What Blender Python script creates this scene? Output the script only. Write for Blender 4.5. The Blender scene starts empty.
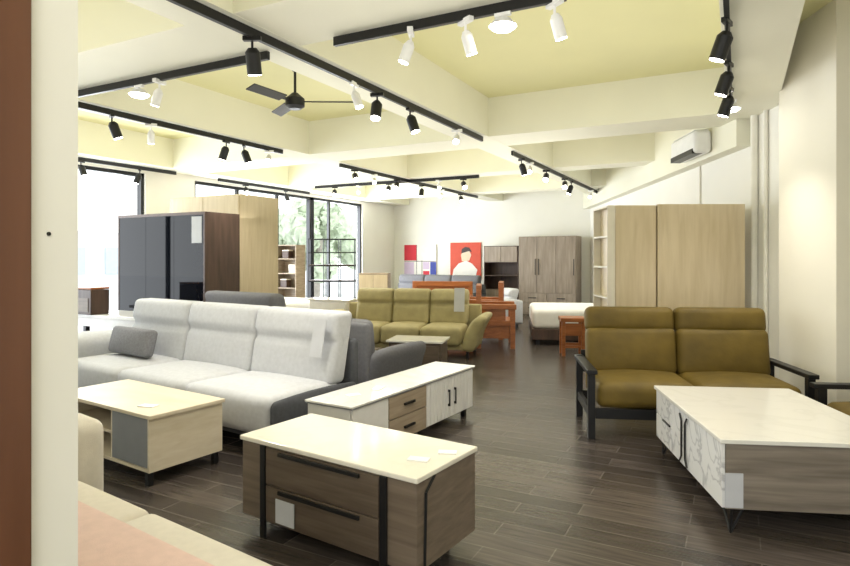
import bpy, bmesh, math, random
from mathutils import Vector, Matrix
random.seed(4)
TH=math.radians(27.55); CT,ST=math.cos(TH),math.sin(TH)
def cw(x,d): return (x*CT-d*ST, x*ST+d*CT)
scn=bpy.context.scene
COL=scn.collection
# ---------------------------------------------------------------- materials
def _new(name):
    m=bpy.data.materials.new(name); m.use_nodes=True
    nt=m.node_tree; b=nt.nodes['Principled BSDF']; return m,nt,b
def plain(name,c,rough=.5,metal=0,var=.04,scale=8,bump=0,bscale=60,emit=0,ecol=None,spec=.5):
    m,nt,b=_new(name)
    tc=nt.nodes.new('ShaderNodeTexCoord'); n=nt.nodes.new('ShaderNodeTexNoise'); n.inputs['Scale'].default_value=scale
    nt.links.new(tc.outputs['Object'],n.inputs['Vector'])
    r=nt.nodes.new('ShaderNodeValToRGB')
    r.color_ramp.elements[0].position=.3; r.color_ramp.elements[1].position=.7
    r.color_ramp.elements[0].color=[max(0,x*(1-var)) for x in c]+[1]
    r.color_ramp.elements[1].color=[min(1,x*(1+var)) for x in c]+[1]
    nt.links.new(n.outputs['Fac'],r.inputs['Fac']); nt.links.new(r.outputs['Color'],b.inputs['Base Color'])
    b.inputs['Roughness'].default_value=rough; b.inputs['Metallic'].default_value=metal
    b.inputs['Specular IOR Level'].default_value=spec
    if bump:
        n2=nt.nodes.new('ShaderNodeTexNoise'); n2.inputs['Scale'].default_value=bscale
        nt.links.new(tc.outputs['Object'],n2.inputs['Vector'])
        bp=nt.nodes.new('ShaderNodeBump'); bp.inputs['Strength'].default_value=bump; bp.inputs['Distance'].default_value=.01
        nt.links.new(n2.outputs['Fac'],bp.inputs['Height']); nt.links.new(bp.outputs['Normal'],b.inputs['Normal'])
    if emit:
        b.inputs['Emission Color'].default_value=list(ecol or c)+[1]; b.inputs['Emission Strength'].default_value=emit
    return m
def wood(name,c1,c2,scale=(1.2,4,20),rough=.45,dist=.4):
    m,nt,b=_new(name)
    tc=nt.nodes.new('ShaderNodeTexCoord'); mp=nt.nodes.new('ShaderNodeMapping'); mp.inputs['Scale'].default_value=scale
    n=nt.nodes.new('ShaderNodeTexNoise'); n.inputs['Scale'].default_value=1.6; n.inputs['Detail'].default_value=6; n.inputs['Distortion'].default_value=dist
    r=nt.nodes.new('ShaderNodeValToRGB'); r.color_ramp.elements[0].position=.3; r.color_ramp.elements[1].position=.7
    r.color_ramp.elements[0].color=list(c1)+[1]; r.color_ramp.elements[1].color=list(c2)+[1]
    nt.links.new(tc.outputs['Object'],mp.inputs['Vector']); nt.links.new(mp.outputs['Vector'],n.inputs['Vector'])
    nt.links.new(n.outputs['Fac'],r.inputs['Fac']); nt.links.new(r.outputs['Color'],b.inputs['Base Color'])
    b.inputs['Roughness'].default_value=rough
    return m
def marble(name,base,vein,rough=.15,scale=1.6):
    m,nt,b=_new(name)
    tc=nt.nodes.new('ShaderNodeTexCoord')
    n=nt.nodes.new('ShaderNodeTexNoise'); n.inputs['Scale'].default_value=scale; n.inputs['Detail'].default_value=7; n.inputs['Distortion'].default_value=1.5
    r=nt.nodes.new('ShaderNodeValToRGB'); e=r.color_ramp.elements
    e[0].position=.40; e[0].color=list(base)+[1]; e[1].position=.60; e[1].color=list(base)+[1]
    x=r.color_ramp.elements.new(.5); x.color=list(vein)+[1]
    x=r.color_ramp.elements.new(.47); x.color=list(base)+[1]
    x=r.color_ramp.elements.new(.52); x.color=list(base)+[1]
    nt.links.new(tc.outputs['Object'],n.inputs['Vector']); nt.links.new(n.outputs['Fac'],r.inputs['Fac'])
    nt.links.new(r.outputs['Color'],b.inputs['Base Color']); b.inputs['Roughness'].default_value=rough
    return m
def floor_mat():
    m,nt,b=_new('floor_planks')
    tc=nt.nodes.new('ShaderNodeTexCoord'); mp=nt.nodes.new('ShaderNodeMapping')
    br=nt.nodes.new('ShaderNodeTexBrick'); br.inputs['Scale'].default_value=1
    br.inputs['Brick Width'].default_value=.9; br.inputs['Row Height'].default_value=.15
    br.inputs['Mortar Size'].default_value=.0035; br.inputs['Color1'].default_value=(.050,.041,.037,1); br.inputs['Color2'].default_value=(.098,.081,.072,1)
    br.inputs['Mortar'].default_value=(.135,.118,.107,1); br.offset=.37
    n=nt.nodes.new('ShaderNodeTexNoise'); n.inputs['Scale'].default_value=3; n.inputs['Detail'].default_value=6
    mp2=nt.nodes.new('ShaderNodeMapping'); mp2.inputs['Scale'].default_value=(1.2,14,1)
    mx=nt.nodes.new('ShaderNodeMix'); mx.data_type='RGBA'; mx.blend_type='MULTIPLY'; mx.inputs[0].default_value=.75
    r=nt.nodes.new('ShaderNodeValToRGB'); r.color_ramp.elements[0].position=.3; r.color_ramp.elements[1].position=.75
    r.color_ramp.elements[0].color=(.5,.5,.5,1); r.color_ramp.elements[1].color=(1.3,1.25,1.2,1)
    nt.links.new(tc.outputs['Object'],mp.inputs['Vector']); nt.links.new(mp.outputs['Vector'],br.inputs['Vector'])
    nt.links.new(tc.outputs['Object'],mp2.inputs['Vector']); nt.links.new(mp2.outputs['Vector'],n.inputs['Vector'])
    nt.links.new(n.outputs['Fac'],r.inputs['Fac']); nt.links.new(br.outputs['Color'],mx.inputs[6]); nt.links.new(r.outputs['Color'],mx.inputs[7])
    nt.links.new(mx.outputs[2],b.inputs['Base Color']); b.inputs['Roughness'].default_value=.26
    b.inputs['Specular IOR Level'].default_value=.42
    bp=nt.nodes.new('ShaderNodeBump'); bp.inputs['Strength'].default_value=.25; bp.inputs['Distance'].default_value=.004
    nt.links.new(n.outputs['Fac'],bp.inputs['Height']); nt.links.new(bp.outputs['Normal'],b.inputs['Normal'])
    return m
M=dict(
 wall=plain('wall_paint',(.84,.80,.68),.8,var=.015,scale=2),
 wallw=plain('wall_paint_white',(.86,.845,.78),.8,var=.015,scale=2),
 ceil=plain('ceiling_paint',(.76,.73,.42),.85,var=.02,scale=1.5),
 beam=plain('beam_paint',(.84,.825,.69),.85,var=.02,scale=1.5),
 floor=floor_mat(),
 black=plain('black_metal',(.012,.012,.013),.4,.3),
 frame=plain('window_frame_black',(.015,.016,.018),.4,.3),
 white=plain('white_plastic',(.85,.85,.85),.35),
 pipew=plain('painted_pipe',(.84,.82,.74),.6),
 lens=plain('lamp_lens',(1,.95,.85),.3,emit=24,ecol=(1,.95,.85)),
 taupe=wood('taupe_oak',(.13,.098,.070),(.215,.168,.125)),
 taupedark=wood('dark_taupe_oak',(.075,.054,.038),(.14,.105,.077)),
 oak=wood('pale_oak',(.60,.49,.31),(.70,.59,.41),(12,12,1.2)),
 oakh=wood('pale_oak_table',(.66,.57,.43),(.74,.66,.53)),
 greyoak=wood('grey_oak',(.24,.19,.145),(.38,.31,.245),(10,10,1.2)),
 weather=wood('weathered_grey_wood',(.14,.115,.092),(.275,.235,.195),(6,1.2,16)),
 drawerwood=wood('drawer_oak',(.28,.22,.155),(.42,.335,.245)),
 orange=wood('orange_rosewood',(.26,.080,.020),(.42,.145,.042),rough=.35),
 brown=wood('brown_doorframe',(.115,.045,.022),(.165,.068,.034),(6,6,.6),.35),
 top=marble('cream_ceramic_top',(.82,.785,.70),(.80,.76,.67),.12,1.2),
 marb=marble('white_marble',(.80,.80,.80),(.52,.52,.54),.12,2.0),
 marbtop=marble('white_marble_top',(.82,.80,.75),(.78,.76,.71),.10,1.2),
 greytop=marble('grey_white_stone_top',(.77,.76,.73),(.70,.69,.67),.06,1.4),
 glossw=plain('white_gloss_lacquer',(.78,.77,.75),.2),
 shelfw=plain('white_shelf_laminate',(.78,.73,.62),.5),
 fabw=plain('light_grey_fabric',(.54,.55,.58),.9,var=.05,scale=30,bump=.25,bscale=250),
 fabg=plain('charcoal_fabric',(.07,.073,.083),.9,var=.1,scale=40,bump=.25,bscale=300),
 fabm=plain('mid_grey_fabric',(.16,.16,.175),.9,var=.08,scale=40,bump=.25,bscale=300),
 pillow=plain('pillow_grey_weave',(.21,.21,.23),.95,var=.12,scale=60,bump=.4,bscale=200),
 cream=plain('cream_fabric',(.74,.69,.61),.9,var=.03,scale=30,bump=.2,bscale=250),
 pink=plain('pink_fabric',(.78,.57,.52),.9,var=.04,scale=30,bump=.2,bscale=250),
 olive=plain('olive_leather',(.135,.090,.015),.62,var=.20,scale=5,bump=.4,bscale=12,spec=.35),
 khaki=plain('khaki_leather',(.40,.345,.18),.6,var=.08,scale=9,bump=.2,bscale=30,spec=.3),
 greydr=plain('grey_drawer_laminate',(.24,.25,.27),.5),
 glassb=plain('black_glass',(.004,.005,.008),.03,spec=.12),
 darkbr=wood('dark_brown_wood',(.045,.024,.016),(.09,.05,.034),(10,10,1.2)),
 tag=plain('pale_card',(.55,.56,.60),.6),
 tagw=plain('white_card',(.90,.90,.88),.6),
 sheet=plain('white_bedding',(.78,.77,.74),.9,var=.03,scale=10,bump=.2,bscale=20),
 red=plain('painting_red',(.62,.02,.04),.6), blue=plain('painting_blue',(.04,.06,.35),.6),
 pw=plain('painting_white',(.85,.83,.78),.6), ppink=plain('painting_lilac',(.62,.50,.66),.6),
 skin=plain('painting_ochre',(.80,.62,.45),.6), orgp=plain('painting_orange',(.62,.07,.03),.6), dark=plain('painting_dark',(.05,.03,.03),.6),
 leaf=plain('foliage',(.50,.57,.43),.8,var=.25,scale=4,bump=.6,bscale=8),
 bark=plain('bark',(.42,.38,.34),.9,var=.2),
 pave=plain('pavement',(.70,.71,.71),.9,var=.05,scale=3),
 bld=plain('pale_building_render',(.66,.70,.72),.8,var=.05,scale=2),
 bldw=plain('pale_building_window',(.48,.53,.57),.4),
)
# ---------------------------------------------------------------- mesh helpers
def link(o,parent=None):
    COL.objects.link(o)
    if parent is not None: o.parent=parent
    return o
def from_bm(name,bm,mat,parent=None,loc=(0,0,0),rot=(0,0,0),smooth=False):
    me=bpy.data.meshes.new(name); bm.normal_update(); bm.to_mesh(me); bm.free()
    if smooth:
        for p in me.polygons: p.use_smooth=True
    me.materials.append(M[mat] if isinstance(mat,str) else mat)
    o=bpy.data.objects.new(name,me); o.location=loc; o.rotation_euler=rot
    return link(o,parent)
def add_box(bm,x0,x1,y0,y1,z0,z1,bev=0):
    r=bmesh.ops.create_cube(bm,size=1)
    vs=r['verts']
    for v in vs:
        v.co=Vector(((x0+x1)/2+v.co.x*(x1-x0),(y0+y1)/2+v.co.y*(y1-y0),(z0+z1)/2+v.co.z*(z1-z0)))
    if bev:
        es=list({e for v in vs for e in v.link_edges})
        bmesh.ops.bevel(bm,geom=es,offset=bev,segments=2,affect='EDGES',profile=.5)
def box(name,x0,x1,y0,y1,z0,z1,mat,parent=None,bev=.003):
    c=((x0+x1)/2,(y0+y1)/2,(z0+z1)/2); bm=bmesh.new()
    add_box(bm,x0-c[0],x1-c[0],y0-c[1],y1-c[1],z0-c[2],z1-c[2],bev)
    return from_bm(name,bm,mat,parent,c)
def boxes(name,lst,mat,parent=None,bev=.002):
    bm=bmesh.new()
    for b in lst: add_box(bm,*b,bev=bev)
    return from_bm(name,bm,mat,parent)
def ticks(h,r,n):
    r=min(r,h*.98)
    a=[-h,-h+r*.12,-h+r*.35,-h+r*.65]
    inner=[(-h+r)+(2*h-2*r)*i/n for i in range(n+1)]
    return a+inner+[-x for x in reversed(a)]
def pad(name,c,size,mat,parent,r=.06,puff=(0,0,0),rot=(0,0,0),fn=None,n=5):
    """rounded soft block; puff = bulge along each axis"""
    h=[s/2 for s in size]; T=[ticks(h[i],r,n) for i in range(3)]
    bm=bmesh.new()
    for ax in range(3):
        u,v=[i for i in range(3) if i!=ax]
        for sg in (-1,1):
            g={}
            for i,a in enumerate(T[u]):
                for j,b in enumerate(T[v]):
                    p=[0,0,0]; p[ax]=sg*h[ax]; p[u]=a; p[v]=b
                    g[i,j]=bm.verts.new(p)
            for i in range(len(T[u])-1):
                for j in range(len(T[v])-1):
                    q=[g[i,j],g[i+1,j],g[i+1,j+1],g[i,j+1]]
                    if (sg>0)==(ax==1): q.reverse()
                    bm.faces.new(q)
    bmesh.ops.remove_doubles(bm,verts=bm.verts,dist=1e-5)
    rr=[min(r,x*.98) for x in h]
    for vt in bm.verts:
        q=vt.co.copy()
        cc=Vector([max(-(h[i]-rr[i]),min(h[i]-rr[i],q[i])) for i in range(3)])
        d=Vector([(q[i]-cc[i])/rr[i] for i in range(3)])
        if d.length>0:
            m=max(abs(t) for t in d); d=d.normalized()*min(1,m)
        q=Vector([cc[i]+d[i]*rr[i] for i in range(3)])
        s=[q[i]/h[i] for i in range(3)]
        for i in range(3):
            if puff[i]:
                o=[k for k in range(3) if k!=i]
                q[i]+=s[i]*puff[i]*(1-s[o[0]]**2)*(1-s[o[1]]**2)
        if fn: q=fn(q,s)
        vt.co=q
    bmesh.ops.recalc_face_normals(bm,faces=bm.faces)
    return from_bm(name,bm,mat,parent,c,rot,True)
def add_tube(bm,p0,p1,r,seg=12,r2=None):
    p0,p1=Vector(p0),Vector(p1); d=p1-p0
    m=Matrix.Translation((p0+p1)/2)@d.to_track_quat('Z','Y').to_matrix().to_4x4()
    bmesh.ops.create_cone(bm,cap_ends=True,segments=seg,radius1=r,radius2=r if r2 is None else r2,depth=d.length,matrix=m)
def tube(name,pts,r,mat,parent=None,seg=12,smooth=False):
    bm=bmesh.new()
    for a,b in zip(pts[:-1],pts[1:]): add_tube(bm,a,b,r,seg)
    return from_bm(name,bm,mat,parent,smooth=smooth)
def bars(name,segs,t,mat,parent=None):
    bm=bmesh.new()
    for a,b in segs: add_tube(bm,a,b,t*.7,4)
    return from_bm(name,bm,mat,parent)
def setp(o,label,cat,group=None):
    o['label']=label; o['category']=cat
    if group: o['group']=group
    return o
def root(name,label,cat,X,D,dr=None,z=0,world=None,ang=None,group=None):
    o=bpy.data.objects.new(name,None); o.empty_display_size=.1
    w=world or cw(X,D)
    a=ang if ang is not None else math.atan2(dr[1],dr[0])+TH
    o.location=(w[0],w[1],z); o.rotation_euler=(0,0,a)
    link(o); setp(o,label,cat,group); return o
def rmat(o): return Matrix.Translation(o.location)@o.rotation_euler.to_matrix().to_4x4()
def tag_on(rt,loc,size,rot,mat,label,name='price_tag'):
    o=box(name,-size[0]/2,size[0]/2,-.002,.002,-size[1]/2,size[1]/2,mat,None,0)
    mm=rmat(rt)@Matrix.Translation(loc)@Matrix.Rotation(rot[2],4,'Z')@Matrix.Rotation(rot[0],4,'X')
    o.location=mm.to_translation(); o.rotation_euler=mm.to_euler()
    setp(o,label,'price tag'); return o
def struct(o): o['kind']='structure'; return o
def dup(rt,loc,rot=None,group=None,label=None):
    n=rt.copy(); COL.objects.link(n); n.location=loc
    if rot is not None: n.rotation_euler=rot
    if group: n['group']=group
    if label: n['label']=label
    def rec(src,dst):
        for c in src.children:
            k=c.copy(); COL.objects.link(k); k.parent=dst; rec(c,k)
    rec(rt,n); return n
# ---------------------------------------------------------------- room shell
HB=2.96; HC=3.45; VB=15.3; WL=-9.0
struct(box('floor',WL-.2,4,-3,VB+.2,-.1,0,'floor',bev=0))
struct(box('ceiling',WL-.2,4,-3,VB+.2,HC,HC+.1,'ceil',bev=0))
struct(box('wall_back',WL-.2,0,VB,VB+.2,0,HC,'wallw',bev=0))
wl=[(WL-.2,WL,.8,2.4,0,HC),(WL-.2,WL,2.4,13.6,2.88,HC),(WL-.2,WL,6.9,7.95,0,2.88),(WL-.2,WL,13.6,VB,0,HC)]
struct(boxes('wall_left',wl,'wallw',bev=0))
def window(i,v0,v1,mull):
    t=.06
    l=[(WL-.14,WL-.04,v0,v0+t,0,2.88),(WL-.14,WL-.04,v1-t,v1,0,2.88),(WL-.14,WL-.04,v0,v1,2.82,2.88),(WL-.14,WL-.04,v0,v1,0,.08)]
    for m in mull: l.append((WL-.12,WL-.06,m-.03,m+.03,.08,2.82))
    o=struct(boxes('window_%d'%i,l,'frame',bev=0)); return o
window(1,2.4,6.9,[3.5,4.6]); window(2,7.95,11.45,[9.1,10.3]); window(3,11.5,13.6,[12.2])
def slab(name,p0,p1,z0,z1,th,mat):
    a,b=Vector((*p0,0)),Vector((*p1,0)); d=(b-a).normalized(); n=Vector((d.y,-d.x,0))*th
    bm=bmesh.new(); vs=[]
    for z in (z0,z1):
        for p in (a,b,b+n,a+n): vs.append(bm.verts.new((p.x,p.y,z)))
    for f in ((3,2,1,0),(4,5,6,7),(0,1,5,4),(1,2,6,5),(2,3,7,6),(3,0,4,7)): bm.faces.new([vs[i] for i in f])
    bmesh.ops.recalc_face_normals(bm,faces=bm.faces)
    return from_bm(name,bm,mat)
RW=lambda D,off=0: cw(3.1+.07*D+off,D)
struct(slab('wall_right',RW(4.9),RW(15.6),0,HC,.2,'wallw'))
struct(slab('trim_1',RW(6.55,-.16),RW(15.2,-.16),2.66,HC,.159,'beam'))
# thick pier at the near end of the right wall
struct(slab('trim_20',RW(4.63,-.25),RW(5.48,-.25),0,HC,.8,'wall'))
struct(box('wall_side',1.9,2.1,-3,5.6,0,HC,'wall',bev=0))
struct(box('wall_corner',1.2,2.1,5.6,5.8,0,HC,'wall',bev=0))
struct(box('wall_front',WL,-1.268,.70,.805,0,HC,'wallw',bev=0))
struct(box('door_1',-1.42,-1.25,.5,.70,0,2.5,'brown',bev=.004))
struct(box('baseboard_back',WL,-3.3,VB-.015,VB,0,.1,'frame',bev=0))
k=3
for w0,w1 in ((-8.95,-8.5),(-6.0,-5.6),(-3.2,-2.78),(-.1,.35)):
    struct(box('trim_%d'%k,w0,w1,-3,VB,HB,HC,'beam',bev=0)); k+=1
for v0,v1 in ((2.75,3.4),(7.05,7.75),(10.0,10.5),(13.0,13.5)):
    struct(box('trim_%d'%k,WL,3.5 if v0<6 else (.6 if v0<8 else -.6 if v0<11 else -2.2),v0,v1,HB+.002,HC,'beam',bev=0)); k+=1
# ---------------------------------------------------------------- tracks & lamps
ZT=2.90
def rail(a,b,label='slim black ceiling track rail for spotlights'):
    dx,dy=b[0]-a[0],b[1]-a[1]
    c=((a[0]+b[0])/2,(a[1]+b[1])/2)
    t=.015
    o=box('track_rail',-abs(dx)/2-t,abs(dx)/2+t,-abs(dy)/2-t,abs(dy)/2+t,-.02,.04,'black',None,0)
    o.location=(c[0],c[1],ZT+.02)
    setp(o,label,'track rail','ceiling track rails')
    return o
for a,b in (((-2.83,1.6),(-2.83,6.95)),((-5.65,3.6),(-5.65,6.5)),((-5.65,7.9),(-5.65,13.6)),((-2.83,8.1),(-2.83,14.9)),
            ((-2.43,3.35),(-.87,3.35)),((-5.55,3.35),(-3.05,3.35)),((-.06,2.5),(-.06,6.65)),((-7.9,10.15),(-4.2,10.15)),
            ((-8.75,5.0),(-8.75,7.3)),((-8.75,8.3),(-8.75,11.0))):
    rail(a,b)
def spot_proto(mat,small,tilt=20):
    nm='track_spotlight'
    r=bpy.data.objects.new(nm,None); r.empty_display_size=.05; link(r)
    r.location=(0,0,ZT)
    setp(r,('matte black' if mat=='black' else 'white')+' cylindrical spotlight hanging from a ceiling track','spotlight')
    boxes('track_adapter',[(-.018,.018,-.06,.06,-.03,0)],mat,r)
    tube('arm',[(0,0,-.03),(0,0,-.085)],.008,mat,r)
    tl=math.radians(tilt); dr=Vector((math.sin(tl),0,-math.cos(tl)))
    bm=bmesh.new(); R=.048 if not small else .036; L=.17 if not small else .14
    c=Vector((0,0,-.075)); 
    add_tube(bm,c,c+dr*.03,R*.55,20,R); add_tube(bm,c+dr*.03,c+dr*L,R,20)
    h=from_bm('lamp_housing',bm,mat,r)
    bm=bmesh.new(); add_tube(bm,c+dr*L,c+dr*(L+.004),R*.88,20)
    from_bm('lens',bm,'lens',h)
    return r
pb=spot_proto('black',False); pw_=spot_proto('white',True); pbt=spot_proto('black',False,52); pwt=spot_proto('white',True,52)
L=[(pb,-2.83,2.97),(pb,-2.83,4.51),(pb,-2.83,5.11),(pwt,-2.83,6.21),(pw_,-2.83,4.15),
 (pb,-5.65,3.94),(pw_,-5.65,4.4),(pb,-5.65,5.48),(pb,-5.65,5.78),(pwt,-5.65,6.25),
 (pbt,-5.65,8.3),(pwt,-5.65,8.9),(pbt,-5.65,9.7),(pb,-5.65,10.7),(pwt,-5.65,11.6),(pbt,-5.65,12.6),
 (pb,-2.83,8.5),(pwt,-2.83,8.9),(pbt,-2.83,9.8),(pbt,-2.83,11.0),(pb,-2.83,11.5),(pwt,-2.83,13.2),
 (pb,-.06,4.1),(pb,-.06,5.0),(pb,-.06,5.75),
 (pw_,-1.85,3.35),(pw_,-1.47,3.35),(pw_,-.92,3.35),(pw_,-4.2,3.35),
 (pbt,-7.4,10.15),(pwt,-6.8,10.15),(pbt,-6.1,10.15),(pwt,-5.0,10.15),(pbt,-4.5,10.15),
 (pb,-8.75,5.6),(pb,-8.75,6.6),(pbt,-8.75,9.0),(pb,-8.75,10.2)]
first={}
for i,(p,w,v) in enumerate(L):
    rot=(0,0,random.choice([0.4,2.2,3.6,5.0,1.2])+random.uniform(-.4,.4))
    if p in (pbt,pwt): rot=(0,0,math.atan2(-v,-w)+random.uniform(-.25,.25))
    if w==-.06: rot=(0,0,2.9)
    if id(p) not in first:
        first[id(p)]=1; p.location=(w,v,ZT); p.rotation_euler=rot; p['group']='ceiling track spotlights'
    else: dup(p,(w,v,ZT),rot,'ceiling track spotlights')
    if i%2==0:
        ld=bpy.data.lights.new('spot_beam','SPOT'); ld.energy=70; ld.spot_size=2.1; ld.spot_blend=1; ld.shadow_soft_size=.06; ld.color=(1,.95,.87)
        lo=bpy.data.objects.new('spot_beam',ld); lo.location=(w,v,ZT-.32); COL.objects.link(lo)
def disc(w,v):
    r=bpy.data.objects.new('round_track_lamp',None); link(r); r.location=(w,v,ZT); setp(r,'round white track lamp glowing warm, fixed to a ceiling rail','track lamp','round track lamps')
    boxes('track_adapter',[(-.05,.05,-.014,.014,-.03,.0)],'white',r)
    tube('stem',[(0,0,-.02),(0,0,-.05)],.01,'white',r)
    bm=bmesh.new(); add_tube(bm,(0,0,-.09),(0,0,-.05),.085,24,.05); h=from_bm('lamp_housing',bm,'white',r)
    bm=bmesh.new(); add_tube(bm,(0,0,-.108),(0,0,-.09),.06,24,.08); from_bm('lens',bm,'lens',h)
disc(-1.23,3.35); disc(-4.45,3.35); disc(-.06,6.2)
# ceiling fan
f=root('ceiling_fan','black three-blade ceiling fan on a short downrod','ceiling fan',0,0,world=(-4.12,4.95),ang=0,z=3.08)
tube('downrod',[(0,0,.05),(0,0,HC-3.08)],.014,'black',f)
bm=bmesh.new(); add_tube(bm,(0,0,-.08),(0,0,-.05),.06,24,.10); add_tube(bm,(0,0,-.05),(0,0,.03),.10,24); add_tube(bm,(0,0,.03),(0,0,.09),.10,24,.03)
from_bm('motor',bm,'black',f)
bm=bmesh.new(); add_tube(bm,(0,0,HC-3.08-.05),(0,0,HC-3.08),.03,20,.06); from_bm('canopy',bm,'black',f)
for kx in range(3):
    a=TH+kx*2*math.pi/3+.02
    o=boxes('blade',[(.09,.2,-.02,.02,-.006,.006),(.18,.64,-.06,.06,-.005,.005)],'black',f,.002); o.rotation_euler=(.32,0,a)
# ---------------------------------------------------------------- furniture
def handle(door,x,z0,z1,y,t=.008):
    return boxes('handle',[(x-t,x+t,y-.022,y-.012,z0,z1),(x-t,x+t,y-.012,y,z0,z0+.02),(x-t,x+t,y-.012,y,z1-.02,z1)],'black',door,.001)
# -- central coffee table
r=root('coffee_table','taupe oak coffee table with cream ceramic top and drawers','coffee table',-.362,3.10,(.83,-.557))
box('tabletop',-.575,.575,-.268,.268,.478,.503,'top',r,.006)
box('body',-.565,.565,-.255,.258,.085,.476,'taupe',r,.003)
for z0,z1 in ((.285,.470),(.095,.277)):
    d=box('drawer',-.37,.365,-.268,-.256,z0,z1,'taupedark',r,.002)
    boxes('handle',[(-.27,.26,-.018,-.0065,(z1-z0)/2-.026,(z1-z0)/2-.008)],'black',d,.001)
for x in (-.395,.39):
    for y in (-.263,.266): box('leg',x-.018,x+.018,y-.008,y+.008,0,.477,'black',r,.002)
bars('leg',[((.568,-.12,.476),(.568,-.19,.42)),((.568,-.19,.42),(.568,-.20,.085)),((.568,-.20,.085),(.56,-.20,0))],.012,'black',r)
bars('leg',[((-.568,-.05,.476),(-.568,-.05,0))],.012,'black',r)
tag_on(r,(.44,-.06,.506),(.1,.06),(math.pi/2,0,.3),'tagw','small white price card lying on the coffee table')
tag_on(r,(.50,.10,.506),(.09,.055),(math.pi/2,0,.5),'tagw','small white price card lying on the coffee table')
tag_on(r,(-.22,-.278,.17),(.13,.12),(0,0,0),'tag','pale grey price tag on the drawer front')
# -- right marble table
r=root('coffee_table','white marble topped coffee table with weathered wood end panel','coffee table',2.08,3.72,(-.115,-.99))
Lh=.66; Wh=.47
box('tabletop',-Lh,Lh,-Wh,Wh,.478,.503,'marbtop',r,.005)
box('body',-Lh+.015,Lh-.015,-Wh+.03,Wh-.02,.135,.477,'weather',r,.003)
yf=-Wh+.03
box('drawer',-.635,-.27,yf-.018,yf-.001,.31,.472,'marb',r,.002); box('drawer',-.635,-.27,yf-.018,yf-.001,.14,.305,'marb',r,.002)
for x0,x1,hx in ((-.26,.02,-.012),(.03,.33,.06)):
    d=box('door',x0,x1,yf-.018,yf-.001,.14,.472,'marb',r,.002)
    cx=(x0+x1)/2; xx=hx-cx
    s=1 if hx>0 else -1
    y=-.018
    P=[(xx+s*.035,y,.15),(xx,y,.11),(xx,y,-.11),(xx+s*.035,y,-.15)]
    bars('handle',list(zip(P[:-1],P[1:])),.009,'black',d)
box('door',.335,.64,yf-.018,yf-.001,.14,.472,'marb',r,.002)
boxes('trim_strip',[(-.45,-.28,yf-.028,yf-.018,.30,.31)],'black',r,.001)
for x in (-.60,.60):
    for y in (-.41,.41):
        s=1 if x>0 else -1; sy=1 if y>0 else -1
        bars('leg',[((x-.10*s,y,.135),(x+.03*s,y,.008)),((x+.03*s,y-.06*sy,.135),(x+.03*s,y,.008)),((x+.045*s,y,.135),(x+.03*s,y,.008))],.011,'black',r)
tag_on(r,(Lh-.010,-.40,.235),(.09,.18),(0,0,math.pi/2),'tag','pale grey price tag on the wood end panel')
# -- TV cabinet
r=root('tv_cabinet','long white tv cabinet with stone top and two wood drawers','tv cabinet',-.19,4.847,(.524,.852))
box('tabletop',-.9,.9,-.21,.21,.440,.455,'greytop',r,.003)
box('top_edge',-.895,.895,-.205,.205,.431,.4395,'greydr',r,.001)
box('body',-.88,.88,-.18,.20,.08,.430,'glossw',r,.002)
yf=-.18
d=box('door',-.875,-.465,yf-.018,yf-.001,.085,.425,'glossw',r,.002)
for z0,z1 in ((.262,.425),(.085,.255)):
    d=box('drawer',-.455,.06,yf-.020,yf-.001,z0,z1,'drawerwood',r,.002)
    boxes('handle',[(-.07,.07,-.028,-.010,-.008,.008)],'black',d,.001)
for x0,x1,hx in ((.07,.46,.12),(.47,.875,-.14)):
    d=box('door',x0,x1,yf-.014,yf-.001,.085,.425,'glossw',r,.002)
    nn=7; ww=(x1-x0)/nn
    boxes('grooved_panel',[(-(x1-x0)/2+ww*i+.005,-(x1-x0)/2+ww*(i+1)-.005,-.0115,-.0068,-.165,.165) for i in range(nn)],'glossw',d,.001)
    handle(d,(.15 if hx>0 else -.15),-.07,.07,-.010,.005)
for x in (-.8,.8):
    for y in (-.14,.15): box('leg',x-.02,x+.02,y-.02,y+.02,0,.08,'black',r,.002)
tag_on(r,(-.35,-.02,.458),(.12,.07),(math.pi/2,0,.3),'tagw','small white price card lying on the tv cabinet')
tag_on(r,(-.62,0,.458),(.1,.07),(math.pi/2,0,-.5),'tagw','small white price card lying on the tv cabinet')
# -- left oak coffee table
r=root('coffee_table','pale oak coffee table with open shelf and grey drawer','coffee table',-2.07,4.32,(.833,-.553))
box('tabletop',-.61,.61,-.285,.285,.43,.455,'oakh',r,.004)
boxes('body',[(-.59,.59,-.275,.275,.09,.11),(-.59,-.57,-.275,.275,.11,.43),(.57,.59,-.275,.275,.11,.43),(.13,.15,-.265,.27,.11,.43),(-.57,.57,.25,.27,.11,.43)],'oakh',r,.001)
box('shelf',-.569,.129,-.25,.249,.26,.278,'oakh',r,.001)
d=box('drawer',.155,.565,-.272,.2,.115,.425,'greydr',r,.003)
for x in (-.52,.55):
    for y in (-.25,.24): box('leg',x-.018,x+.018,y-.018,y+.018,0,.09,'black',r,.002)
tag_on(r,(.36,-.14,.458),(.12,.07),(math.pi/2,0,.3),'tagw','small white price card lying on the oak table')
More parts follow.
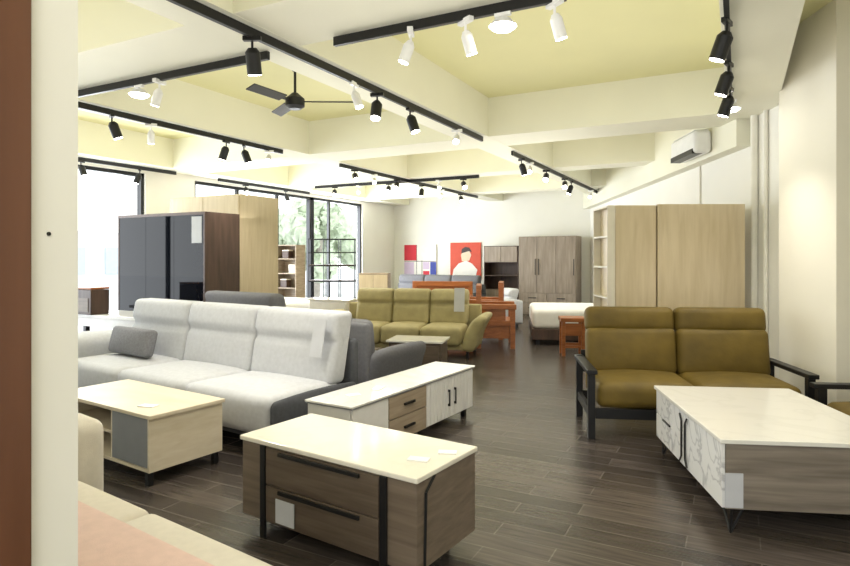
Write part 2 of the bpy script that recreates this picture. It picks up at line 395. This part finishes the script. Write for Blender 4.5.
# -- generic sofas
def sofa(label,X,D,dr,L,dep,n,seat_h,back_h,ms,mshell,arm_w=.12,arm_h=.55,arms=(1,1),head=True,flare=0,legm='black',world=None,ang=None,name='sofa',low=None,seat_z=.25,hh=.30,marm=None,bp=.045,ra=.05,lean=.12,sp=.025,rb=.06):
    r=root(name,label,'sofa' if n>1 else 'armchair',X,D,dr,world=world,ang=ang)
    pad('base',(0,.03,(.11+seat_z+.02)/2),(L-.06,dep-.10,seat_z+.02-.11),mshell,r,.03)
    il=-L/2+(arm_w if arms[0] else 0); ir=L/2-(arm_w if arms[1] else 0); w=(ir-il)/n
    for i in range(n):
        cx=il+w*(i+.5)
        pad('seat_cushion',(cx,-.10,(seat_h+seat_z)/2),(w-.004,dep-.20,seat_h-seat_z),ms,r,.06,(0,.015,sp))
        bh=(back_h if low is None or i not in low else back_h-.22)
        bz0=seat_h-.03
        H=bh-bz0
        def fb(q,s,H=H):
            t=(s[2]+1)/2
            q.y+=lean*t*1.2
            cr=math.exp(-((t-.60)/.05)**2)
            if s[1]<0: q.y+=.040*cr*head
            if t>.62 and s[1]<0: q.y-=.022*head
            return q
        if head and not (low and i in low):
            pad('backrest',(cx,dep/2-.24,bz0+H/2),(w-.004,.19,H),ms,r,rb,(0,bp,0),(0,0,0),fn=fb,n=14)
        else:
            pad('backrest',(cx,dep/2-.22,bz0+H/2),(w-.006,.20,H),ms,r,.07,(0,bp,0),(-.12,0,0))
    pad('back_shell',(0,dep/2-.045,(back_h-.26)/2+.06),(L-.03,.08,back_h-.32),mshell,r,.035)
    for s,on in ((-1,arms[0]),(1,arms[1])):
        if on:
            def fn(q,t,s=s): 
                q.x+=s*flare*max(0,(t[2]+1)/2)**2; return q
            pad('armrest',(s*(L/2-arm_w/2),-.01,arm_h/2+.05),(arm_w,dep-.06,arm_h-.10),marm or (mshell if flare==0 else ms),r,ra,(.01,0,.02),fn=fn)
    for x in (-L/2+.12,L/2-.12):
        for y in (-dep/2+.12,dep/2-.10): box('leg',x-.02,x+.02,y-.02,y+.02,0,.13,legm,r,.002)
    return r
ws=sofa('long light grey fabric sofa with three headrests and charcoal base',-2.04,5.43,(.83,-.557),2.98,.98,3,.45,1.0,'fabw','fabg',.05,.42,(0,1),seat_z=.17,bp=.02,sp=.025,lean=.10,rb=.045)
p=pad('throw_pillow',(0,0,0),(.66,.11,.27),'pillow',None,.04,(0,.04,0))
mm=rmat(ws)@Matrix.Translation((-1.0,-.05,.615))@Matrix.Rotation(-.25,4,'X')
p.location=mm.to_translation(); p.rotation_euler=mm.to_euler(); setp(p,'dark grey woven rectangular pillow on the light grey sofa','pillow')
tag_on(ws,(1.33,.14,.80),(.13,.30),(-.2,0,0),'tag','pale grey price tag hanging on the sofa back')
r=root('ottoman','light grey fabric end seat beside the long sofa','ottoman',-3.60,6.42,(.83,-.557))
pad('base',(0,0,.16),(.54,.8,.12),'fabg',r,.03); pad('cushion',(0,0,.42),(.60,.86,.40),'fabw',r,.08,(0,0,.03))
for x in (-.2,.2):
    for y in (-.3,.3): box('leg',x-.02,x+.02,y-.02,y+.02,0,.12,'black',r)
sofa('dark grey fabric sofa with one raised headrest, behind light sofa',-1.35,6.64,(-.83,.557),2.6,.92,2,.42,1.06,'fabm','fabm',.14,.58,(1,1),flare=.12,low=(0,),ra=.10)
ks=sofa('khaki green leather three-seat sofa with flared arms',-.27,9.15,(.975,-.22),2.2,.95,3,.44,.95,'khaki','khaki',.20,.60,(1,1),flare=.20,seat_z=.18,bp=.03,ra=.08)
tag_on(ks,(.78,.14,.80),(.16,.36),(-.15,0,0),'tag','pale grey price tag hanging on the khaki sofa')
sofa('grey fabric sofa against the far wall',0,0,None,2.6,.9,3,.44,.98,'fabm','fabg',world=(-7.0,13.9),ang=0)
sofa('light grey armchair beside orange wood bench',1.5,12.4,(.3,-.95),.8,.8,1,.44,.8,'fabw','fabw',.14,.58)
# -- olive leather sofa with black frame
def framed(label,X,D,dr,Wd,n,name,back=True):
    r=root(name,label,name.replace('_',' '),X,D,dr)
    dep=.86; h=Wd/2
    for s in (-1,1):
        x=s*(h-.03)
        boxes('frame_side',[(x-.028,x+.028,-dep/2,-dep/2+.06,0,.52),(x-.028,x+.028,dep/2-.18,dep/2-.12,0,.56),
              (x-.04,x+.04,-dep/2-.03,dep/2-.10,.52,.555),(x-.02,x+.02,-dep/2+.06,dep/2-.18,.16,.23)],'black',r,.006)
    for q in ((-h+.05,h-.05,-dep/2+.02,-dep/2+.06,.16,.24),(-h+.05,h-.05,dep/2-.17,dep/2-.12,.16,.24),(-h+.05,h-.05,dep/2-.12,dep/2-.09,.40,.60)):
        box('frame_rail',*q,'black',r,.004)
    il=-h+.075; w=(Wd-.15)/n
    for i in range(n):
        cx=il+w*(i+.5)
        pad('seat_cushion',(cx,-.07,.345),(w-.004,.70,.20),'olive',r,.06,(0,.01,.03))
        pad('backrest',(cx,.22,.61),(w-.004,.18,.42),'olive',r,.06,(0,.035,0),(-.15,0,0))
        pad('headrest',(cx,.28,.885),(w-.004,.16,.23),'olive',r,.06,(0,.025,0),(-.15,0,0))
    return r
framed('olive brown leather two-seat sofa in black wood frame',2.19,5.10,(.993,-.115),1.70,2,'sofa')
framed('olive leather armchair with black wooden arms',3.18,3.93,(-.10,-.995),.64,1,'armchair')
# -- near cream sofa by the doorway
r=root('sofa','cream upholstered low sofa by the doorway','sofa',0,0,world=(-2.09,1.28),ang=-.13)
pad('base',(0,0,.2),(1.6,.62,.2),'cream',r,.05)
pad('seat_cushion',(-.40,0,.37),(.80,.66,.17),'cream',r,.04,(0,0,.015))
pad('seat_cushion',(.40,0,.37),(.80,.66,.17),'cream',r,.04,(0,0,.015))
pad('armrest',(-.88,0,.36),(.17,.68,.50),'cream',r,.06,(.01,0,.01))
pad('corner_cushion',(-.93,.43,.40),(.42,.18,.52),'cream',r,.06,(.01,0,.01))
for x in (-.7,.7):
    for y in (-.24,.24): box('leg',x-.025,x+.025,y-.025,y+.025,0,.11,'black',r)
p=pad('seat_pad',(0,0,0),(1.15,.46,.08),'pink',None,.035,(0,0,.01)); p.location=(-1.86,1.12,.513); p.rotation_euler=(0,0,-.13); setp(p,'salmon pink fabric pad lying on the cream sofa','cushion')
# -- oak wardrobe (right)
r=root('wardrobe','tall pale oak wardrobe with open shelves in its end','wardrobe',2.69,6.68,(.998,-.02))
boxes('body',[(-.68,-.66,-.28,.28,.0,.05),(-.66,-.645,-.28,.28,0,2.0),(-.66,.70,.26,.28,0,2.0),(.68,.70,-.28,.28,0,2.0),(-.66,.70,-.28,.28,1.98,2.0),(-.66,.70,-.28,.28,.0,.06)],'oak',r,.001)
sh=[(-.74,-.66,-.30,-.285,0,2.0),(-.74,-.66,.265,.28,0,2.0)]+[(-.74,-.66,-.285,.265,z,z+.02) for z in (0.02,.35,.68,1.0,1.33,1.66,1.98)]
boxes('end_shelf',sh,'shelfw',r,.001)
box('door',-.655,-.225,-.302,-.281,.06,2.0,'oak',r,.002); box('door',-.215,.70,-.322,-.281,.06,2.01,'oak',r,.002)
# -- black glass wardrobe & oak wardrobe (left)
r=root('wardrobe','dark brown wardrobe with black glass sliding doors','wardrobe',0,0,world=(-6.85,5.76),ang=0)
boxes('body',[(-.85,-.82,-.3,.3,0,2.03),(.82,.85,-.3,.3,0,2.03),(-.82,.82,-.3,.3,1.99,2.03),(-.82,.82,-.3,.3,0,.08),(-.82,.82,.28,.3,.08,1.99)],'darkbr',r,.002)
for x0,x1,y in ((-.82,-.275,-.285),(-.27,.275,-.285),(.28,.82,-.285)):
    d=box('door',x0,x1,y-.01,y+.008,.08,1.99,'glassb',r,0)
tag_on(r,(.70,-.2975,1.80),(.18,.34),(0,0,0),'tag','pale grey notice stuck on the glass wardrobe')
r=root('wardrobe','tall pale oak wardrobe standing behind the black one','wardrobe',0,0,world=(-6.85,6.6),ang=0)
box('body',-.7,.7,-.38,.4,0,2.33,'oak',r,.003)
for x0,x1 in ((-.69,-.005),(.005,.69)): box('door',x0,x1,-.402,-.381,.06,2.31,'oak',r,.002)
# -- table by the window with a small appliance
r=root('side_table','white topped table standing beside the black wardrobe','table',0,0,world=(-6.95,4.87),ang=0)
box('tabletop',-.95,.95,-.28,.28,.71,.75,'glossw',r,.004); box('apron',-.9,.9,-.25,.25,.60,.709,'glossw',r,.002)
for x in (-.85,.85):
    for y in (-.2,.2): box('leg',x-.03,x+.03,y-.03,y+.03,0,.60,'black',r)
r=root('record_player','black and brown boxy record player on a table','record player',-4.13,7.42,(.8866,-.4625),z=.75)
box('body',-.18,.18,-.12,.12,0,.30,'darkbr',r,.008); box('lid',-.18,.18,-.12,.12,.305,.33,'orange',r,.004); box('grille',-.13,.13,-.126,-.121,.03,.20,'taupe',r,.001)
# -- far wall cabinets
r=root('wardrobe','grey oak wardrobe with black handles against the back wall','wardrobe',0,0,world=(-4.24,14.98),ang=0)
box('body',-.73,.73,-.27,.3,0,1.97,'greyoak',r,.003)
for i in range(3):
    x0=-.725+i*.485; x1=x0+.475
    d=box('door',x0,x1,-.292,-.271,.55 ,1.95,'greyoak',r,.003); handle(d,(.2 if i!=1 else -.2),-.25,.15,-.011,.008)
for i in range(2):
    for z0,z1 in ((.30,.54),(.05,.29)):
        x0=-.725+i*.73; d=box('drawer',x0,x0+.72,-.292,-.271,z0,z1,'greyoak',r,.003); boxes('handle',[(-.1,.1,-.03,-.011,-.01,.01)],'black',d,.001)
r=root('display_cabinet','grey oak display cabinet with dark open shelves','cabinet',0,0,world=(-5.50,15.02),ang=0)
boxes('body',[(-.47,-.45,-.2,.25,0,1.74),(.45,.47,-.2,.25,0,1.74),(-.45,.45,-.2,.25,1.72,1.74),(-.45,.45,-.2,.25,0,.6),(-.45,.45,.23,.25,.6,1.72),(-.45,.45,-.2,.25,.95,.97),(-.45,.45,-.2,.25,1.3,1.32)],'darkbr',r,.001)
for x0,x1 in ((-.45,-.005),(.005,.45)): 
    box('door',x0,x1,-.222,-.201,1.32,1.72,'greyoak',r,.002); box('door',x0,x1,-.222,-.201,.05,.6,'greyoak',r,.002)
# paintings
r=root('painting','abstract painting of red, white and blue rectangles','painting',0,0,world=(-8.12,15.28),ang=0,z=.85)
box('canvas',-.52,.52,-.02,.02,0,.95,'pw',r,.002)
for b,mt in (((-.52,-.12,.5,.95),'red'),((-.10,.52,.5,.95),'pw'),((-.52,-.2,.05,.45),'ppink'),((.1,.3,.0,.2),'red'),((-.17,.05,.1,.46),'pw'),((.33,.52,.1,.46),'blue'),((.1,.3,.25,.46),'ppink')):
    box('paint_field',b[0],b[1],-.024,-.0205,b[2],b[3],mt,r,0)
boxes('frame_lines',[(-.115,-.10,-.026,-.021,0,.95),(.055,.07,-.026,-.021,0,.5),(-.52,.52,-.026,-.021,.47,.485)],'dark',r,0)
r=root('painting','red painting with a loose pale figure shape','painting',0,0,world=(-6.7,15.2798),ang=0,z=.85)
box('canvas',-.46,.46,-.02,.02,0,1.0,'orgp',r,.002)
def blob(pts,mt,y):
    bm=bmesh.new(); vs=[bm.verts.new((x,0,z)) for x,z in pts]; bk=[bm.verts.new((x,.003,z)) for x,z in pts]
    bm.faces.new(vs); bm.faces.new(list(reversed(bk)))
    for i in range(len(pts)):
        j=(i+1)%len(pts); bm.faces.new((vs[i],vs[j],bk[j],bk[i]))
    bmesh.ops.recalc_face_normals(bm,faces=bm.faces)
    from_bm('painted_shape',bm,mt,r,(0,y,0))
blob([(-.40,.03),(.30,.03),(.36,.25),(.2,.42),(.02,.5),(-.2,.42),(-.36,.25)],'pw',-.0245)
blob([(-.10,.48),(.12,.5),(.18,.66),(.1,.8),(-.06,.8),(-.13,.65)],'skin',-.0285)
blob([(-.12,.70),(-.10,.82),(.0,.88),(.12,.86),(.2,.74),(.1,.76)],'dark',-.0325)
# -- beds
def bed(label,X,D,dr,Wd,Ln,zt,world=None,ang=None):
    r=root('bed',label,'bed',X,D,dr,world=world,ang=ang)
    box('bed_frame',-Wd/2,Wd/2,-Ln/2,Ln/2,.08,.26,'darkbr',r,.01)
    pad('mattress',(0,0,(zt+.26)/2),(Wd-.02,Ln-.04,zt-.262),'sheet',r,.07,(0,0,.02))
    for x in (-Wd/2+.1,Wd/2-.1):
        for y in (-Ln/2+.1,Ln/2-.1): box('leg',x-.03,x+.03,y-.03,y+.03,0,.08,'black',r)
    return r
bed('bed with white mattress on a dark wood base',2.63,10.65,(.99,-.14),1.5,1.7,.58)
bed('bed with white bedding near the windows',0,0,None,1.5,1.8,.66,world=(-7.4,8.4),ang=0)
def lowtable(label,X,D,dr,L,W,H,mtop,mb,world=None,ang=None):
    r=root('coffee_table',label,'coffee table',X,D,dr,world=world,ang=ang)
    box('tabletop',-L/2,L/2,-W/2,W/2,H-.025,H,mtop,r,.004); box('body',-L/2+.03,L/2-.03,-W/2+.03,W/2-.03,.1,H-.026,mb,r,.003)
    d=box('drawer',-L/2+.06,L/2-.06,-W/2+.012,-W/2+.029,.14,H-.06,mb,r,.002); boxes('handle',[(-.1,.1,-.02,-.009,-.006,.006)],'black',d,.001)
    for x in (-L/2+.08,L/2-.08):
        for y in (-W/2+.08,W/2-.08): box('leg',x-.02,x+.02,y-.02,y+.02,0,.1,'black',r)
lowtable('small white topped coffee table before the khaki sofa',-.08,7.6,(.975,-.22),.72,.5,.42,'marbtop','taupedark')
lowtable('white marble topped sideboard beside the white bed',0,0,None,.85,.45,.74,'marbtop','glossw',world=(-6.12,8.4),ang=0)
# -- orange rosewood set
def woodseat(label,X,D,dr,L,name,H=1.0):
    r=root(name,label,'bench' if L>1 else 'chair',X,D,dr)
    h=L/2
    boxes('seat',[(-h,h,-.3,.28,.36,.44),(-h+.05,h-.05,-.27,-.23,.24,.36)],'orange',r,.006)
    boxes('backrest',[(-h,h,.22,.30,H-.10,H),(-h+.06,h-.06,.245,.285,.5,H-.10)],'orange',r,.004)
    for s in (-1,1):
        x=s*(h-.03)
        boxes('armrest',[(x-.055,x+.055,-.33,.28,.62,.70)],'orange',r,.008)
        boxes('side_panel',[(x-.015,x+.015,-.22,.23,.16,.36),(x-.015,x+.015,-.16,.16,.44,.62)],'orange',r,.003)
        for y,t in ((-.27,.62),(.265,H)): box('leg',x-.045,x+.045,y-.04,y+.04,0,t,'orange',r,.004)
    return r
woodseat('glossy orange rosewood armchair with solid panel back',1.15,9.85,(.10,.995),.74,'wooden_chair')
woodseat('glossy orange rosewood armchair with solid panel back',1.12,10.9,(-.15,-.99),.78,'wooden_chair')
woodseat('long orange rosewood bench with solid panel back',.30,11.9,(.97,-.2),1.2,'wooden_bench',.96)
r=root('wooden_stool','small orange rosewood stool beside the bed','stool',2.18,8.9,(.98,-.1))
box('seat',-.18,.18,-.18,.18,.50,.56,'orange',r,.008)
for x in (-.14,.14):
    for y in (-.14,.14): box('leg',x-.025,x+.025,y-.025,y+.025,0,.50,'orange',r,.003)
box('drawer',-.12,.12,-.15,-.12,.30,.48,'orange',r,.003)
for yy in (-.14,.14): box('stretcher',-.14,.14,yy-.01,yy+.01,.12,.16,'orange',r,.002)
# -- rack, shelves by the far windows
r=root('open_rack','black metal open display rack with grid bars','rack',-2.1,13.6,(.99,.0))
seg=[]
for x in (-.52,-.17,.17,.52):
    for y in (-.15,.15): seg.append(((x,y,0),(x,y,1.85)))
for z in (.1,.5,.9,1.25,1.55,1.85):
    for y in (-.15,.15): seg.append(((-.52,y,z),(.52,y,z)))
    seg.append(((-.52,-.15,z),(-.52,.15,z))); seg.append(((.52,-.15,z),(.52,.15,z)))
bars('frame',seg,.016,'black',r)
for z in (.5,.9,1.25): box('shelf',-.51,.51,-.14,.14,z+.012,z+.03,'darkbr',r,.001)
r=root('bookshelf','white and oak open bookshelf near the windows','bookshelf',-2.80,12.45,(.8866,-.4625))
boxes('body',[(-.28,-.26,-.15,.15,0,1.7),(.26,.28,-.15,.15,0,1.7),(-.26,.26,.13,.15,0,1.7)]+[(-.26,.26,-.15,.13,z,z+.02) for z in (0,.4,.8,1.1,1.4,1.68)],'drawerwood',r,.001)
for i,(bx,bz) in enumerate(((-.1,.821),(.12,1.121),(-.05,1.421))):
    q=root('storage_box',('white' if i%2 else 'dark brown')+' box standing on the open bookshelf','box',0,0,world=tuple((rmat(r)@Vector((bx,-.02,0)))[:2]),ang=r.rotation_euler[2],z=bz)
    box('box_body',-.08,.08,-.07,.07,0,.15,'glossw' if i%2 else 'darkbr',q); box('lid',-.083,.083,-.073,.073,.151,.175,'shelfw',q)
r=root('cabinet','small honey oak cabinet with two doors','cabinet',-1.10,13.2,(.98,-.1))
box('body',-.32,.32,-.2,.2,.06,1.1,'drawerwood',r,.003)
for x0,x1 in ((-.31,-.005),(.005,.31)):
    d=box('door',x0,x1,-.222,-.201,.1,1.06,'oak',r,.002); handle(d,.1 if x0<0 else -.1,-.08,.08,-.011,.006)
box('base',-.3,.3,-.18,.18,0,.059,'black',r)
# ---------------------------------------------------------------- AC, conduits
r=root('air_conditioner','white wall-mounted split air conditioner','air conditioner',0,0,world=RW(7.6,-.162),ang=TH+math.atan2(1,.07),z=2.70)
pad('body',(0,.11,.14),(.85,.21,.28),'white',r,.05)
box('vent',-.38,.38,.10,.225,-.002,.06,'black',r,.002)
boxes('intake_grille',[(-.38,.38,.03,.19,.281,.287)],'white',r,.001)
def pipe(D,z0,z1,rad,off=-.03,mat='pipew',label='cream vertical conduit pipe fixed to the wall'):
    p=RW(D,off); o=tube('conduit_pipe',[(0,0,z0),(0,0,z1)],rad,mat,None,seg=20,smooth=False); o.location=(p[0],p[1],0); setp(o,label,'pipe','wall conduits'); return o
pipe(6.4,0,HC,.035,-.037); pipe(6.18,0,HC,.022,-.024); pipe(7.95,1.9,2.66,.012,-.013); 
o=tube('wall_anchor',[(0,0,0),(.003,0,0)],.004,'black'); o.location=(-1.268,.742,1.498); setp(o,'tiny dark screw anchor in the cream wall end','screw')
# ---------------------------------------------------------------- outdoors
o=box('ground',-60,WL-.25,-20,60,-.12,-.02,'pave',bev=0); o['kind']='structure'
def tree(x,y,h,s):
    r=root('tree','leafy pale green street tree outside the windows','tree',0,0,world=(x,y),ang=0,group='street trees')
    tube('trunk',[(0,0,-.02),(.1,.05,h*.6)],.12,'bark',r)
    bm=bmesh.new()
    for i in range(22):
        c=Vector((random.uniform(-1,1)*s,random.uniform(-1,1)*s,h*.6+random.uniform(-.8,1)*s))
        q=bmesh.ops.create_icosphere(bm,subdivisions=3,radius=s*random.uniform(.25,.45),matrix=Matrix.Translation(c))
        for v in q['verts']: v.co+=Vector([random.uniform(-1,1) for _ in range(3)])*s*.09
    from_bm('crown',bm,'leaf',r)
tree(-13.8,17.8,3.6,1.4); tree(-18.5,23.5,4.2,1.6)
r=root('building','pale blue grey building across the street','building',0,0,world=(-22,10),ang=0)
box('facade',-.5,.5,-9,9,-.02,2.4,'bld',r,0)
for i in range(8): box('window',.5,.55,-8.5+i*2.2,-8.5+i*2.2+1.4,.8,1.8,'bldw',r,0)
# ---------------------------------------------------------------- lights
def area(loc,rot,sx,sy,e,c=(1,1,1)):
    l=bpy.data.lights.new('area_light','AREA'); l.shape='RECTANGLE'; l.size=sx; l.size_y=sy; l.energy=e; l.color=c
    o=bpy.data.objects.new('area_light',l); o.location=loc; o.rotation_euler=rot; COL.objects.link(o)
for w,v in ((-4.3,5.2),(-1.4,5.0),(-7.2,5.0),(-4.3,9.0),(-7.2,9),(-4.5,12),(-7.2,12.2)):  # added uplights without fittings, invisible from below, to brighten ceiling and beams
    area((w,v,2.0),(math.pi,0,0),2.6,3.0,24,(1,.97,.88))
area((-2.4,8.4,2.0),(math.pi,0,0),1.4,2.6,15,(1,.97,.90))  # smaller added uplight, no fitting, kept off the right wall
area((-1.0,1.2,2.2),(math.pi,0,0),2.4,3,26,(1,.97,.92))  # added uplight for the ceiling at the near end, no fitting
area((-4.4,1.8,2.2),(math.pi,0,0),2.4,1.4,16,(1,.97,.92))  # added uplight to lift the dull near-left ceiling patch, no lamp there
area((-.2,-.6,2.7),(math.radians(12),0,0),2.2,1.8,40,(1,.97,.91))  # added overhead fill near the camera, brightens the wall end and door casing
for v,ln in ((4.6,4.2),(9.7,3.4),(12.5,2)):
    area((WL-.3,v,1.5),(0,-math.pi/2,0),2.6,ln,210,(.90,.95,1))
w=bpy.data.worlds.new('world'); scn.world=w; w.use_nodes=True
nt=w.node_tree; bg=nt.nodes['Background']; bg.inputs['Strength'].default_value=2.75
sk=nt.nodes.new('ShaderNodeTexCoord'); gr=nt.nodes.new('ShaderNodeSeparateXYZ'); rp=nt.nodes.new('ShaderNodeValToRGB')
rp.color_ramp.elements[0].color=(.90,.92,.92,1); rp.color_ramp.elements[1].color=(.90,.95,1,1)
nt.links.new(sk.outputs['Generated'],gr.inputs[0]); nt.links.new(gr.outputs['Z'],rp.inputs['Fac']); nt.links.new(rp.outputs['Color'],bg.inputs['Color'])
# ---------------------------------------------------------------- camera
cd=bpy.data.cameras.new('camera'); cd.sensor_width=36; cd.lens=600/850*36; cd.shift_y=-26/850; cd.clip_start=.05
co=bpy.data.objects.new('camera',cd); co.location=(0,0,1.45); co.rotation_euler=(math.pi/2,0,TH); COL.objects.link(co)
scn.camera=co
scn.view_settings.view_transform='Standard'
scn.view_settings.exposure=0
